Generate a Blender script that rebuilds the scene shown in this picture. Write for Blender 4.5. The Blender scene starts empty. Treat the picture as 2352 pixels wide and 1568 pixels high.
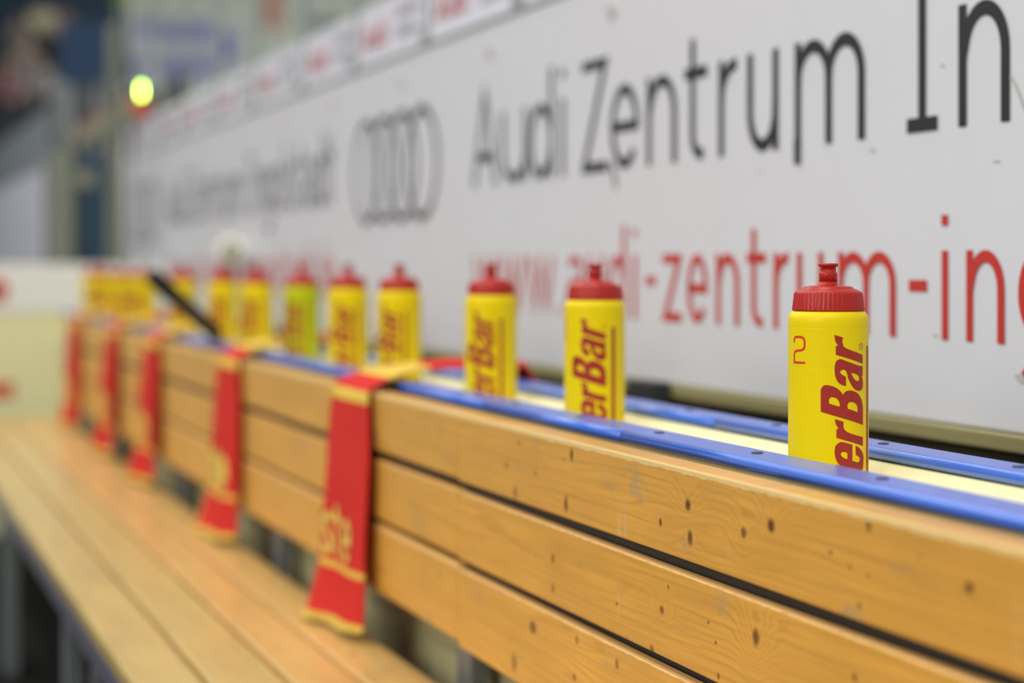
import bpy, bmesh, math, random
from mathutils import Vector, Matrix
random.seed(7)
C = bpy.context.scene.collection
sc = bpy.context.scene

# ------------------------------------------------------------------ camera, world, lights, exposure
F = 4450.0                      # focal length in pixels of the 2352 px frame
TH = math.atan(1526.0 / F)      # camera yaw off the bench direction (+Y)
CT, ST = math.cos(TH), math.sin(TH)
EYE = 1.0
HY = 609.0                      # horizon row
cam = bpy.data.cameras.new('camera')
camo = bpy.data.objects.new('camera', cam); C.objects.link(camo)
cam.sensor_width = 36.0
cam.lens = F / 2352 * 36.0
cam.shift_y = -(784 - HY) / 2352
camo.location = (0, 0, EYE)
camo.rotation_euler = (math.pi / 2, 0, -TH)
cam.clip_start = .05; cam.clip_end = 200
cam.dof.use_dof = True
cam.dof.focus_distance = 1.775
cam.dof.aperture_fstop = cam.lens / 27.5
sc.camera = camo
sc.view_settings.view_transform = 'Standard'
sc.view_settings.look = 'None'
sc.view_settings.gamma = 1
sc.view_settings.use_curve_mapping = False
sc.view_settings.exposure = -0.08

w = bpy.data.worlds.new('hall_air'); sc.world = w; w.use_nodes = True
bg = w.node_tree.nodes['Background']
bg.inputs[0].default_value = (.80, .84, .92, 1); bg.inputs[1].default_value = .48

def area(name, loc, rot, sx, sy, power, col):
    l = bpy.data.lights.new(name, 'AREA'); l.shape = 'RECTANGLE'; l.size = sx; l.size_y = sy
    l.energy = power; l.color = col
    o = bpy.data.objects.new(name, l); C.objects.link(o); o.location = loc; o.rotation_euler = rot
    return o
# rows of fluorescent fixtures under the hall roof
for i, (x, e) in enumerate(((-4.5, 85), (-1.5, 70), (.9, 62))):
    for j, y in enumerate((-2.0, 3.0, 8.0, 14.0)):
        area('hall_lamp', (x, y, 5.6), (0, 0, 0), .35, 2.6, e * (.6 if j == 3 else 1), (1, .965, .92))
for x in (6, 14):
    for y in (20, 32):
        area('hall_lamp', (x, y, 7.5), (0, 0, 0), .6, 4, 420, (1, .97, .88))
# the bright side of the hall behind and left of the photographer
area('hall_side_lamp', (-5.0, -1.0, 3.2), (math.radians(62), 0, math.radians(-72)), 3.5, 1.6, 130, (1, .94, .84))

# ------------------------------------------------------------------ helpers
def at(px, py, Z):
    """world point at depth Z that the photo shows at (px, py)"""
    xc = (px - 1176) / F * Z; zc = (HY - py) / F * Z
    return Vector((xc * CT + Z * ST, -xc * ST + Z * CT, EYE + zc))
def yK(px, K):
    """Y on the vertical plane X = K*CT at image column px"""
    Z = F * K / (px + 350.0)
    return (Z - K * CT * ST) / CT
def mat(name, col, rough=.5, metal=0, spec=.5, emis=None, estr=0, coat=0, trans=0, bumpn=0, bscale=60, var=0):
    m = bpy.data.materials.new(name); m.use_nodes = True
    nt = m.node_tree; b = nt.nodes['Principled BSDF']
    b.inputs['Base Color'].default_value = (*col, 1)
    b.inputs['Roughness'].default_value = rough
    b.inputs['Metallic'].default_value = metal
    b.inputs['Specular IOR Level'].default_value = spec
    b.inputs['Coat Weight'].default_value = coat; b.inputs['Coat Roughness'].default_value = .22
    b.inputs['Transmission Weight'].default_value = trans
    if emis:
        b.inputs['Emission Color'].default_value = (*emis, 1); b.inputs['Emission Strength'].default_value = estr
    if bumpn or var:
        tc = nt.nodes.new('ShaderNodeTexCoord'); n = nt.nodes.new('ShaderNodeTexNoise')
        n.inputs['Scale'].default_value = bscale; n.inputs['Detail'].default_value = 4
        nt.links.new(tc.outputs['Object'], n.inputs['Vector'])
        if bumpn:
            bp = nt.nodes.new('ShaderNodeBump'); bp.inputs['Strength'].default_value = bumpn; bp.inputs['Distance'].default_value = .002
            nt.links.new(n.outputs['Fac'], bp.inputs['Height']); nt.links.new(bp.outputs[0], b.inputs['Normal'])
        if var:
            mx = nt.nodes.new('ShaderNodeMix'); mx.data_type = 'RGBA'
            mx.inputs[6].default_value = (*[c * (1 - var) for c in col], 1)
            mx.inputs[7].default_value = (*[min(1, c * (1 + var)) for c in col], 1)
            nt.links.new(n.outputs['Fac'], mx.inputs[0]); nt.links.new(mx.outputs[2], b.inputs['Base Color'])
    return m
def tag(o, label=None, cat=None, group=None, kind=None):
    if label: o['label'] = label
    if cat: o['category'] = cat
    if group: o['group'] = group
    if kind: o['kind'] = kind
    return o
def link(name, bm, m=None, parent=None, smooth=False, recalc=True):
    if recalc: bmesh.ops.recalc_face_normals(bm, faces=bm.faces)
    me = bpy.data.meshes.new(name); bm.to_mesh(me); bm.free()
    for x in (m if isinstance(m, (list, tuple)) else [m]):
        if x: me.materials.append(x)
    if smooth:
        for p in me.polygons: p.use_smooth = True
    o = bpy.data.objects.new(name, me); C.objects.link(o)
    if parent: o.parent = parent
    return o
def empty(name, loc, rz=0):
    o = bpy.data.objects.new(name, None); C.objects.link(o); o.location = loc; o.rotation_euler = (0, 0, rz)
    o.empty_display_size = .05
    return o
def box(bm, x0, x1, y0, y1, z0, z1, bev=0, seg=2, mi=0):
    r = bmesh.ops.create_cube(bm, size=1)
    vs = r['verts']
    for v in vs:
        v.co = Vector((x0 + (v.co.x + .5) * (x1 - x0), y0 + (v.co.y + .5) * (y1 - y0), z0 + (v.co.z + .5) * (z1 - z0)))
    fs = {f for v in vs for f in v.link_faces}
    for f in fs: f.material_index = mi
    if bev:
        es = list({e for v in vs for e in v.link_edges})
        bmesh.ops.bevel(bm, geom=es, offset=bev, segments=seg, affect='EDGES', profile=.5)
    return vs
def boxo(name, dims, m, parent=None, bev=0):
    bm = bmesh.new(); box(bm, *dims, bev=bev)
    o = link(name, bm, m, parent)
    return o
def rebase(o, base=None):
    """move a top-level mesh's origin to its base"""
    me = o.data
    xs = [v.co.x for v in me.vertices]; ys = [v.co.y for v in me.vertices]; zs = [v.co.z for v in me.vertices]
    b = Vector(base) if base else Vector(((min(xs) + max(xs)) / 2, (min(ys) + max(ys)) / 2, min(zs)))
    me.transform(Matrix.Translation(-b)); o.location = b
    return o
def lathe(bm, prof, n=64, rib=None, mi=0):
    rings = []
    for k, (r, z) in enumerate(prof):
        ring = []
        for i in range(n):
            a = 2 * math.pi * i / n
            rr = r
            if rib and rib[0] <= k <= rib[1]:
                rr = r - rib[3] * (1 if (i % rib[2]) < rib[2] * .4 else 0)
            ring.append(bm.verts.new((rr * math.cos(a), rr * math.sin(a), z)))
        rings.append(ring)
    for a, b in zip(rings, rings[1:]):
        for i in range(n):
            f = bm.faces.new((a[i], a[(i + 1) % n], b[(i + 1) % n], b[i])); f.material_index = mi
    for ring, rev in ((rings[0], True), (rings[-1], False)):
        f = bm.faces.new(list(reversed(ring)) if rev else ring); f.material_index = mi
def tube(bm, pts, r, n=12, mi=0):
    rings = []
    pts = [Vector(p) for p in pts]
    for k, p in enumerate(pts):
        d = (pts[min(k + 1, len(pts) - 1)] - pts[max(k - 1, 0)]).normalized()
        u = d.cross(Vector((0, 0, 1)))
        if u.length < 1e-3: u = Vector((1, 0, 0))
        u.normalize(); v = d.cross(u)
        rr = r[k] if isinstance(r, (list, tuple)) else r
        rings.append([bm.verts.new(p + rr * (math.cos(2 * math.pi * i / n) * u + math.sin(2 * math.pi * i / n) * v)) for i in range(n)])
    for a, b in zip(rings, rings[1:]):
        for i in range(n):
            f = bm.faces.new((a[i], a[(i + 1) % n], b[(i + 1) % n], b[i])); f.material_index = mi
    bm.faces.new(rings[0]).material_index = mi; bm.faces.new(list(reversed(rings[-1]))).material_index = mi
def copy_tree(o, parent=None):
    c = o.copy(); C.objects.link(c)
    if parent: c.parent = parent
    for ch in list(o.children): copy_tree(ch, c)
    return c

# ------------------------------------------------------------------ stroke lettering (2-D)
def arc(cx, cy, rx, ry, a0, a1, n=14):
    return [(cx + rx * math.cos(math.radians(a0 + (a1 - a0) * i / n)), cy + ry * math.sin(math.radians(a0 + (a1 - a0) * i / n))) for i in range(n + 1)]
def glyph(ch, W, xh, cap, sw):
    """centre-line strokes of a letter W wide; returns (strokes, widths)"""
    h = sw / 2; l, r = h, W - h; m = W / 2; rx = (r - l) / 2; t = xh - h
    ry = xh * .36
    S = []
    if ch == 'n': S = [[(l, 0), (l, xh)], [(l, xh * .55)] + arc(m + rx * .04, t - ry, rx * .96, ry, 165, 0) + [(r, 0)]]
    elif ch == 'm':
        q = (r - l) / 4
        S = [[(l, 0), (l, xh)], [(l, xh * .58)] + arc(l + q, t - ry * .9, q, ry * .9, 165, 0) + [(l + 2 * q, 0)],
             [(l + 2 * q, xh * .58)] + arc(l + 3 * q, t - ry * .9, q, ry * .9, 165, 0) + [(r, 0)]]
    elif ch == 'r': S = [[(l, 0), (l, xh)], [(l, xh * .5)] + arc(r, t - ry, r - l, ry, 170, 85)]
    elif ch == 'u': S = [[(r, xh), (r, 0)], [(l, xh)] + arc(m, h + ry, rx, ry, 180, 350) + [(r, xh * .5)]]
    elif ch == 'i': S = [[(m, 0), (m, xh)], [(m, cap - cap * .085), (m, cap)]]
    elif ch == 'l': S = [[(m, 0), (m, cap * 1.03)]]
    elif ch == 'd': S = [[(r, 0), (r, cap * 1.05)], arc(m, xh / 2, rx, xh / 2 - h, 20, 340, 30)]
    elif ch == 'a': S = [[(l + rx * .15, xh * .86)] + arc(m, t - ry * .8, rx, ry * .8, 110, 0) + [(r, 0)],
                         [(r, xh * .56), (m, xh * .56)] + arc(m - rx * .1, xh * .28 + h * .3, rx * .9, xh * .28 - h * .7, 90, 300, 20) + [(r, xh * .25)]]
    elif ch == 'e': S = [[(l, xh * .5), (r, xh * .5)] + arc(m, xh / 2, rx, xh / 2 - h, 0, 320, 36)]
    elif ch == 'o': S = [arc(m, xh / 2, rx, xh / 2 - h, 0, 360, 36)]
    elif ch == 's': S = [[(r, xh * .84)] + arc(m, xh * .74, rx, xh * .26 - h, 60, 250, 16) + arc(m, xh * .26, rx, xh * .26 - h, 70, -130, 16) + [(l, xh * .14)]]
    elif ch == 'g': S = [[(r, xh)] + [(r, 0)] + arc(m, -xh * .12, rx, xh * .24, 0, -150, 14), arc(m, xh * .54, rx, xh * .46 - h, 20, 340, 30)]
    elif ch == 't':
        c = W * .36
        S = [[(c, cap * .95), (c, h + xh * .2)] + arc(c + (r - c) * .75, h + xh * .2, (r - c) * .75, xh * .2, 180, 280, 10), [(0, t), (W, t)]]
    elif ch == 'z': S = [[(0, t), (r - h * .2, t), (l + h * .2, h), (W, h)]]
    elif ch == 'Z': S = [[(0, cap - h), (r - h * .2, cap - h), (l + h * .2, h), (W, h)]]
    elif ch == 'A': S = [[(h * .9, 0), (m, cap - h * .6), (W - h * .9, 0)], [(W * .2, cap * .3), (W * .8, cap * .3)]]
    elif ch == 'I': S = [[(m, 0), (m, cap)], [(0, h), (W, h)], [(0, cap - h), (W, cap - h)]]
    elif ch == 'w': S = [[(h, xh), (W * .27, h), (m, xh * .95), (W * .73, h), (W - h, xh)]]
    elif ch == '-': S = [[(0, xh * .6), (W, xh * .6)]]
    elif ch == '.': S = [[(m, 0), (m, sw)]]
    elif ch == '2': S = [[(l, cap * .82)] + arc(m, cap * .74, rx, cap * .26 - h, 160, -10, 16) + [(r, cap * .6), (m, cap * .5), (l, cap * .38), (l, h), (W, h)]]
    return S
def stroke_faces(bm, pts, sw, fn, mi=0, sub=None):
    """thick polyline in 2-D mapped by fn(x, y) -> Vector"""
    P = [Vector(p) for p in pts]
    Q = [P[0]]
    for p in P[1:]:
        if (p - Q[-1]).length > 1e-6: Q.append(p)
    P = Q
    if sub:
        Q = [P[0]]
        for a, b in zip(P, P[1:]):
            k = max(1, int((b - a).length / sub))
            Q += [a.lerp(b, (i + 1) / k) for i in range(k)]
        P = Q
    L, R = [], []
    closed = (P[0] - P[-1]).length < 1e-6 and len(P) > 3
    for k, p in enumerate(P):
        if closed:
            a = (P[(k + 1) if k < len(P) - 1 else 1] - p).normalized(); b = (p - P[k - 1 if k > 0 else -2]).normalized()
        else:
            a = (P[k + 1] - p).normalized() if k < len(P) - 1 else None
            b = (p - P[k - 1]).normalized() if k > 0 else None
            a = a or b; b = b or a
        na = Vector((-a.y, a.x)); nb = Vector((-b.y, b.x)); n = (na + nb)
        n = n.normalized() if n.length > 1e-4 else na
        c = max(.42, n.dot(na)); o = n * (sw / 2 / c)
        L.append(bm.verts.new(fn(p.x + o.x, p.y + o.y))); R.append(bm.verts.new(fn(p.x - o.x, p.y - o.y)))
    for i in range(len(P) - 1):
        f = bm.faces.new((L[i], L[i + 1], R[i + 1], R[i])); f.material_index = mi

# ------------------------------------------------------------------ materials
def wood_mat(name, base, dark, knots, axes='yz', wear_glint=None, gain=1.0, rough=.42, nscale=1.0):
    """knots: (y, z|x, ry, rz, strength, ripple).  Procedural pine with grain lines that run round the knots."""
    m = bpy.data.materials.new(name); m.use_nodes = True
    nt = m.node_tree; N = nt.nodes; Lk = nt.links; b = N['Principled BSDF']
    b.inputs['Roughness'].default_value = rough; b.inputs['Specular IOR Level'].default_value = .35; b.inputs['Coat Weight'].default_value = .12; b.inputs['Coat Roughness'].default_value = .25
    tc = N.new('ShaderNodeTexCoord'); sp = N.new('ShaderNodeSeparateXYZ'); Lk.new(tc.outputs['Object'], sp.inputs[0])
    A = sp.outputs['Y']; B = sp.outputs['Z'] if axes == 'yz' else sp.outputs['X']
    cb = N.new('ShaderNodeCombineXYZ'); Lk.new(A, cb.inputs[0]); Lk.new(B, cb.inputs[1])
    def math_(op, a, b_=None, clamp=False):
        n = N.new('ShaderNodeMath'); n.operation = op; n.use_clamp = clamp
        for i, v in enumerate((a, b_)):
            if v is None: continue
            if isinstance(v, (int, float)): n.inputs[i].default_value = v
            else: Lk.new(v, n.inputs[i])
        return n.outputs[0]
    def noise(scale, sx, sy, detail=4):
        mp = N.new('ShaderNodeVectorMath'); mp.operation = 'MULTIPLY'; mp.inputs[1].default_value = (sx, sy, 1); Lk.new(cb.outputs[0], mp.inputs[0])
        n = N.new('ShaderNodeTexNoise'); n.inputs['Scale'].default_value = scale; n.inputs['Detail'].default_value = detail
        Lk.new(mp.outputs[0], n.inputs['Vector']); return n.outputs['Fac']
    mask = None; halo = None; warp = None
    for (ky, kz, ry, rz, st, rip) in knots:
        v = N.new('ShaderNodeVectorMath'); v.operation = 'SUBTRACT'; v.inputs[1].default_value = (ky, kz, 0); Lk.new(cb.outputs[0], v.inputs[0])
        s = N.new('ShaderNodeVectorMath'); s.operation = 'MULTIPLY'; s.inputs[1].default_value = (1 / ry, 1 / rz, 0); Lk.new(v.outputs[0], s.inputs[0])
        ln = N.new('ShaderNodeVectorMath'); ln.operation = 'LENGTH'; Lk.new(s.outputs[0], ln.inputs[0])
        d = ln.outputs['Value']
        mr = N.new('ShaderNodeMapRange'); mr.interpolation_type = 'SMOOTHSTEP'
        mr.inputs['From Min'].default_value = .45; mr.inputs['From Max'].default_value = 1.35; mr.inputs['To Min'].default_value = st; mr.inputs['To Max'].default_value = 0
        Lk.new(d, mr.inputs['Value'])
        mask = mr.outputs[0] if mask is None else math_('MAXIMUM', mask, mr.outputs[0])
        if rip:
            g = math_('POWER', 2.718, math_('MULTIPLY', math_('MULTIPLY', d, d), -.06))
            g2 = math_('MULTIPLY', g, rip)
            warp = g2 if warp is None else math_('ADD', warp, g2)
    n1 = noise(5 * nscale, .25, 3.0, 3)
    n2 = noise(30 * nscale, .12, 6.0, 5)
    n3 = noise(9, .7, 1.2, 4)
    # grain lines
    fld = math_('ADD', math_('MULTIPLY', B, 330 * nscale), math_('MULTIPLY', n1, 34))
    if warp is not None: fld = math_('ADD', fld, warp)
    line = math_('SINE', math_('MULTIPLY', fld, 2.1))
    line = math_('POWER', math_('MULTIPLY', math_('ADD', line, 1.0), .5), 5)
    area_ = math_('MULTIPLY', line, math_('ADD', .10, math_('MULTIPLY', math_('SUBTRACT', n3, .42, True), 1.6)), True)
    ramp = N.new('ShaderNodeValToRGB'); e = ramp.color_ramp.elements
    e[0].position = .28; e[0].color = (*[c * .74 for c in base], 1); e[1].position = .72; e[1].color = (*[min(1, c * 1.16) for c in base], 1)
    Lk.new(math_('ADD', math_('MULTIPLY', n2, .55), math_('MULTIPLY', n3, .45)), ramp.inputs[0])
    def mix(fac, a, b_):
        x = N.new('ShaderNodeMix'); x.data_type = 'RGBA'
        for i, v in ((0, fac), (6, a), (7, b_)):
            if isinstance(v, (int, float)): x.inputs[i].default_value = v
            elif isinstance(v, tuple): x.inputs[i].default_value = (*v, 1)
            else: Lk.new(v, x.inputs[i])
        return x.outputs[2]
    col = mix(math_('MULTIPLY', area_, .62), ramp.outputs[0], dark)
    # small grey scuffs
    sc1 = noise(26, .55, .9, 2)
    scf = N.new('ShaderNodeMapRange'); scf.inputs['From Min'].default_value = .64; scf.inputs['From Max'].default_value = .74; scf.inputs['To Max'].default_value = .45
    Lk.new(sc1, scf.inputs['Value']); col = mix(scf.outputs[0], col, (.36, .30, .20))
    # thin pale vertical dribbles
    dr = noise(60, 1.4, .06, 2)
    drm = N.new('ShaderNodeMapRange'); drm.inputs['From Min'].default_value = .66; drm.inputs['From Max'].default_value = .72; drm.inputs['To Max'].default_value = .42
    Lk.new(dr, drm.inputs['Value']); col = mix(math_('MULTIPLY', drm.outputs[0], math_('GREATER_THAN', n1, .52)), col, (.66, .56, .40))
    if mask is not None: col = mix(math_('MULTIPLY', mask, math_('ADD', .75, math_('MULTIPLY', n2, .5)), True), col, (.10, .028, .006))
    if wear_glint:
        z0, z1, wc = wear_glint
        edge = math_('ADD', math_('SUBTRACT', B, z0), math_('MULTIPLY', math_('SUBTRACT', noise(70, .8, .2, 4), .5), .006))
        mr = N.new('ShaderNodeMapRange'); mr.inputs['From Min'].default_value = 0; mr.inputs['From Max'].default_value = .0006; Lk.new(edge, mr.inputs['Value'])
        col = mix(math_('MULTIPLY', mr.outputs[0], math_('LESS_THAN', B, z1)), col, wc)
    Lk.new(col, b.inputs['Base Color'])
    bp = N.new('ShaderNodeBump'); bp.inputs['Strength'].default_value = .25; bp.inputs['Distance'].default_value = .0006
    Lk.new(n2, bp.inputs['Height']); Lk.new(bp.outputs[0], b.inputs['Normal'])
    return m

KB = .753; XB = KB * CT         # backrest front plane
def knot(px, py, wpx, hpx, st=.85, rip=0):
    u = px + 350; Z = F * KB / u; y = yK(px, KB); z = EYE - (py - HY) * Z / F
    dy = abs(yK(px + 1, KB) - y)
    return (y, z, max(.0016, wpx * dy * .5), max(.0012, hpx * Z / F * .5), st, rip)
row_knots = [
 [knot(1313,1044,8,34), knot(1300,1157,8,42), knot(1580,1159,13,30,.9,9), knot(1517,1199,7,20), knot(1585,1235,12,38,.85,-6), knot(1708,1223,13,28,.8,8),
  knot(1771,1207,17,34,.95,11), knot(1995,1207,12,30,.8), knot(1907,1268,8,11), knot(1952,1302,8,9), knot(1994,1322,8,9,.7), knot(2111,1277,8,11,.5),
  knot(1974,1390,9,14), knot(2226,1350,20,30,.95,3), knot(1192,1017,9,16,.4), knot(1164,1069,10,18,.45), knot(1295,1055,5,8,.6), knot(1184,1131,11,34,.5), knot(1230,1086,9,14,.35)],
 [knot(1270,1282,9,24,.6), knot(1270,1351,9,24,.55), knot(1520,1400,11,22,.7,6), knot(1736,1463,16,44,.85,12), knot(1497,1498,11,36,.8), knot(1627,1429,5,9,.8),
  knot(1644,1475,5,9,.9), knot(1417,1386,5,8,.8), knot(1963,1555,10,22,.8), knot(1650,1552,7,16,.8), knot(1535,1348,5,12,.6), knot(1440,1470,7,20,.4)],
 [knot(1224,1440,16,32,.8), knot(1181,1521,13,44,.6), knot(1325,1469,9,22,.6), knot(1417,1524,9,25,.6), knot(1319,1555,8,16,.7), knot(1007,1320,9,20,.3)]]
WOOD = (.76, .40, .070)
WDARK = (.30, .115, .018)
wood_rows = [wood_mat('varnished_pine_top', WOOD, WDARK, row_knots[0], wear_glint=(.8118, .8172, (.84, .62, .26))),
             wood_mat('varnished_pine_middle', WOOD, WDARK, row_knots[1], wear_glint=(EYE - .2800, EYE - .2776, (.88, .56, .20))),  # middle and bottom rows: peach band paints the highlight along the top edge
             wood_mat('varnished_pine_bottom', WOOD, WDARK, row_knots[2], wear_glint=(EYE - .3752, EYE - .3690, (.88, .56, .20)))]
sk = [(2.2, .45, .012, .008, .5, 5), (3.1, .55, .01, .008, .5, 5), (2.6, .66, .014, .008, .4, 5), (4.2, .60, .012, .01, .4, 5), (3.6, .40, .012, .01, .4, 5), (3.3, .7, .02, .012, .35, 0)]
wood_seat = wood_mat('seat_pine', (.66, .475, .165), (.42, .25, .06), sk, axes='yx', rough=.28)
wood_seat2 = wood_mat('seat_pine_worn', (.74, .46, .15), (.42, .21, .06), sk, axes='yx', rough=.28)
M = dict(
 yellow=mat('yellow_plastic', (.93, .72, .001), .34, spec=.22),
 lime=mat('lime_plastic', (.56, .62, .001), .34, spec=.22),
 red=mat('red_plastic', (.46, .018, .010), .34, spec=.35, bumpn=.15, bscale=400),
 ink=mat('dark_red_print', (.40, .022, .010), .4),
 ink2=mat('bright_red_print', (.72, .045, .02), .4),
 blue=mat('blue_plastic_rail', (.014, .14, .72), .30, spec=.8, coat=.5, bumpn=.06, bscale=700),
 cream=mat('cream_plastic', (.96, .88, .46), .45, bumpn=.05, bscale=20, var=.03),
 board=mat('white_board', (.79, .80, .82), .45, bumpn=.04, bscale=8, var=.02),
 black=mat('black_print', (.022, .022, .024), .5),
 redprint=mat('red_print', (.62, .035, .022), .5),
 greyprint=mat('grey_print', (.22, .23, .25), .5),
 olive=mat('olive_edge', (.31, .28, .12), .5, var=.1, bscale=5),
 under=mat('dark_gap', (.045, .036, .018), .8, var=.15, bscale=6),
 metal=mat('painted_steel', (.20, .22, .22), .45, metal=.3, var=.1, bscale=12),
 metal2=mat('bluish_steel_edge', (.17, .17, .23), .4, metal=.4),
 screw=mat('screw_metal', (.07, .07, .06), .6, metal=.3),
 postm=mat('grey_aluminium', (.34, .36, .34), .45, metal=.2),
 sign=mat('white_sign', (.86, .86, .93), .4),
 bolt=mat('pale_bolt', (.60, .60, .60), .4),
 floor=mat('rubber_floor', (.009, .009, .009), .95, spec=.15, bumpn=.3, bscale=60, var=.3),
 tape=mat('white_tape', (.96, .96, .84), .7, bumpn=.3, bscale=200),
 stickb=mat('black_stick', (.012, .014, .012), .5),
 olivewood=mat('olive_wood', (.24, .24, .10), .6, var=.15),
 backp=mat('olive_back_panel', (.62, .58, .30), .6, var=.15, bscale=4),
)

# ------------------------------------------------------------------ floor and hall shell
tag(boxo('floor', (-9, 1.30, -3, 41, -.06, 0), M['floor']), kind='structure')
ice = mat('ice', (.78, .82, .84), .15, var=.03, bscale=3)
tag(boxo('ground', (1.30, 30, -3, 41, -.06, -.01), ice), kind='structure')
hallm = mat('hall_wall', (.66, .67, .58), .8, var=.12, bscale=.6)
tag(boxo('wall_back', (5.4, 30, 40.0, 40.4, -.06, 14), hallm), kind='structure')
tag(boxo('wall_right', (30, 30.3, -3, 41, -.06, 14), hallm), kind='structure')
darkwall = mat('stand_wall', (.018, .042, .070), .8, var=.3, bscale=.8)
tag(boxo('wall_left', (-9, 5.38, 40.0, 40.3, -.06, 14), darkwall), kind='structure')

# ------------------------------------------------------------------ the advertising board behind the bench
KW = 1.24; XW = KW * CT
YN, YF = -.6, yK(290, KW)
ZB, ZT = EYE - .1445 * KW, EYE + .375 * KW
board = boxo('advertising_board', (XW, XW + .05, YN, YF, ZB, ZT), M['board'], bev=.004)
rebase(board)
tag(board, 'long white rink board with large dark lettering, four rings and a red web address', 'advertising board')
def wfn(y0):     # letter x runs left to right in the photo = towards -Y
    return lambda x, y: Vector((XW - .0012, y0 - x, y))
def child(o, par):
    """parent without moving (parent has only a translation)"""
    o.parent = par; o.matrix_parent_inverse = Matrix.Translation(-Vector(par.location))
    return o
def S2Y(px): return yK(px, KW)
zbase, xh, cap, sw = EYE + .1242 * KW, (.2335 - .1242) * KW, (.2747 - .1242) * KW, .0166
upper = [('A', 1087, 1143), ('u', 1153, 1212), ('d', 1216, 1271), ('i', 1279, 1307), ('Z', 1338, 1396), ('e', 1404, 1468), ('n', 1487, 1555),
         ('t', 1574, 1625), ('r', 1652, 1696), ('u', 1718, 1789), ('m', 1827, 1988), ('I', 2085, 2155), ('n', 2203, 2321)]
tail = [('g', .100), ('o', .110), ('l', .020), ('s', .085), ('t', .055), ('a', .090), ('d', .100), ('t', .055)]
lowz, lxh, lcap, lsw = EYE - .068 * KW, .0815 * KW, .1140 * KW, .0135
lower = [('w', 1088, 1145), ('w', 1149, 1208), ('w', 1213, 1274), ('.', 1280, 1294), ('a', 1303, 1340), ('u', 1350, 1388), ('d', 1399, 1438), ('i', 1449, 1468),
         ('-', 1485, 1506), ('z', 1524, 1566), ('e', 1580, 1626), ('n', 1646, 1699), ('t', 1717, 1760), ('r', 1778, 1815), ('u', 1832, 1892), ('m', 1926, 2059),
         ('-', 2089, 2131), ('i', 2164, 2180), ('n', 2221, 2309)]
ltail = [('g', .075), ('o', .082), ('l', .016), ('s', .062), ('t', .042), ('a', .066), ('d', .075), ('t', .042), ('.', .016), ('d', .075), ('e', .078)]
PER = 3.93 * CT / CT
def lay(letters, tailw, gap, yoff, xh_, cap_, sw_, z0, bm, skip_before=None):
    ylast = None
    for ch, a, b in letters:
        ya, yb = S2Y(a) + yoff, S2Y(b) + yoff
        for q, s in enumerate(glyph(ch, ya - yb, xh_, cap_, sw_)):
            stroke_faces(bm, s, sw_, lambda x, y, f=wfn(ya), q=q: f(x, y + z0) - Vector((q * .0003, 0, 0)))
        ylast = yb
    for ch, W in tailw:
        ylast -= gap
        if ylast - W < YN + .1: break
        for q, s in enumerate(glyph(ch, W, xh_, cap_, sw_)):
            stroke_faces(bm, s, sw_, lambda x, y, f=wfn(ylast), q=q: f(x, y + z0) - Vector((q * .0003, 0, 0)))
        ylast -= W
for k, yo in enumerate((0, PER)):
    if k == 0 or True:
        bm = bmesh.new(); lay(upper, tail, .034, yo, xh, cap, sw, zbase, bm)
        if k == 0:   # lifted foil under the m and the e
            f = wfn(S2Y(1827)); stroke_faces(bm, [(sw / 2, -.022), (sw / 2, .01)], sw, lambda x, y: f(x, y + zbase) - Vector((.0012, 0, 0)))
            f2 = wfn(S2Y(1402)); stroke_faces(bm, [(0, .012), (.02, -.008), (.024, -.03)], .009, lambda x, y: f2(x, y + zbase))
        o = child(link('lettering', bm, M['black'], recalc=False), board); o['label'] = 'dark grey dealer name lettering' if k == 0 else 'dark grey dealer name lettering, far repeat'
        bm = bmesh.new(); lay(lower, ltail, .026, yo, lxh, lcap, lsw, lowz, bm)
        o = child(link('web_address', bm, M['redprint'], recalc=False), board); o['label'] = 'red web address' if k == 0 else 'red web address, far repeat'
    bm = bmesh.new()
    yl, yr = S2Y(814) + yo, S2Y(1008) + yo
    D = (.281 - .078) * KW; R_ = D / 2 - .0085; cz = EYE + .1785 * KW
    step = (yl - yr - D) / 3
    for q in range(4):
        stroke_faces(bm, arc(0, 0, R_, R_, 0, 360, 48), .017, lambda x, y, q=q: Vector((XW - .0016 - q * .0002, yl - D / 2 - q * step - x, cz + y)))
    child(link('ring_emblem', bm, M['black'], recalc=False), board)['label'] = 'emblem of four linked dark rings' if k == 0 else 'emblem of four linked dark rings, at the far end'
bm = bmesh.new()
box(bm, XW - .006, XW + .07, YN, YF, ZB - .020, ZB - .0005, bev=.003)
child(link('bottom_rail', bm, M['olive']), board)['label'] = 'olive edge strip along the bottom'
bm = bmesh.new(); box(bm, XW - .002, XW + .09, YN, YF, ZT + .0005, ZT + .012, bev=.002)
child(link('top_rail', bm, M['postm']), board)['label'] = 'grey metal ledge along the top'
def bolt_bm(y):
    b_ = bmesh.new(); lathe(b_, [(.0, 0), (.017, 0), (.017, .002), (.012, .0045), (0, .005)], 20)
    b_.transform(Matrix.Translation((XW, y, EYE + .335 * KW)) @ Matrix.Rotation(-math.pi / 2, 4, 'Y')); return b_
y0 = S2Y(1125)
for k in range(-3, 8):
    if y0 + k * .633 < YF - .1:
        child(link('bolt', bolt_bm(y0 + k * .633), M['bolt'], smooth=False), board)
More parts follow.
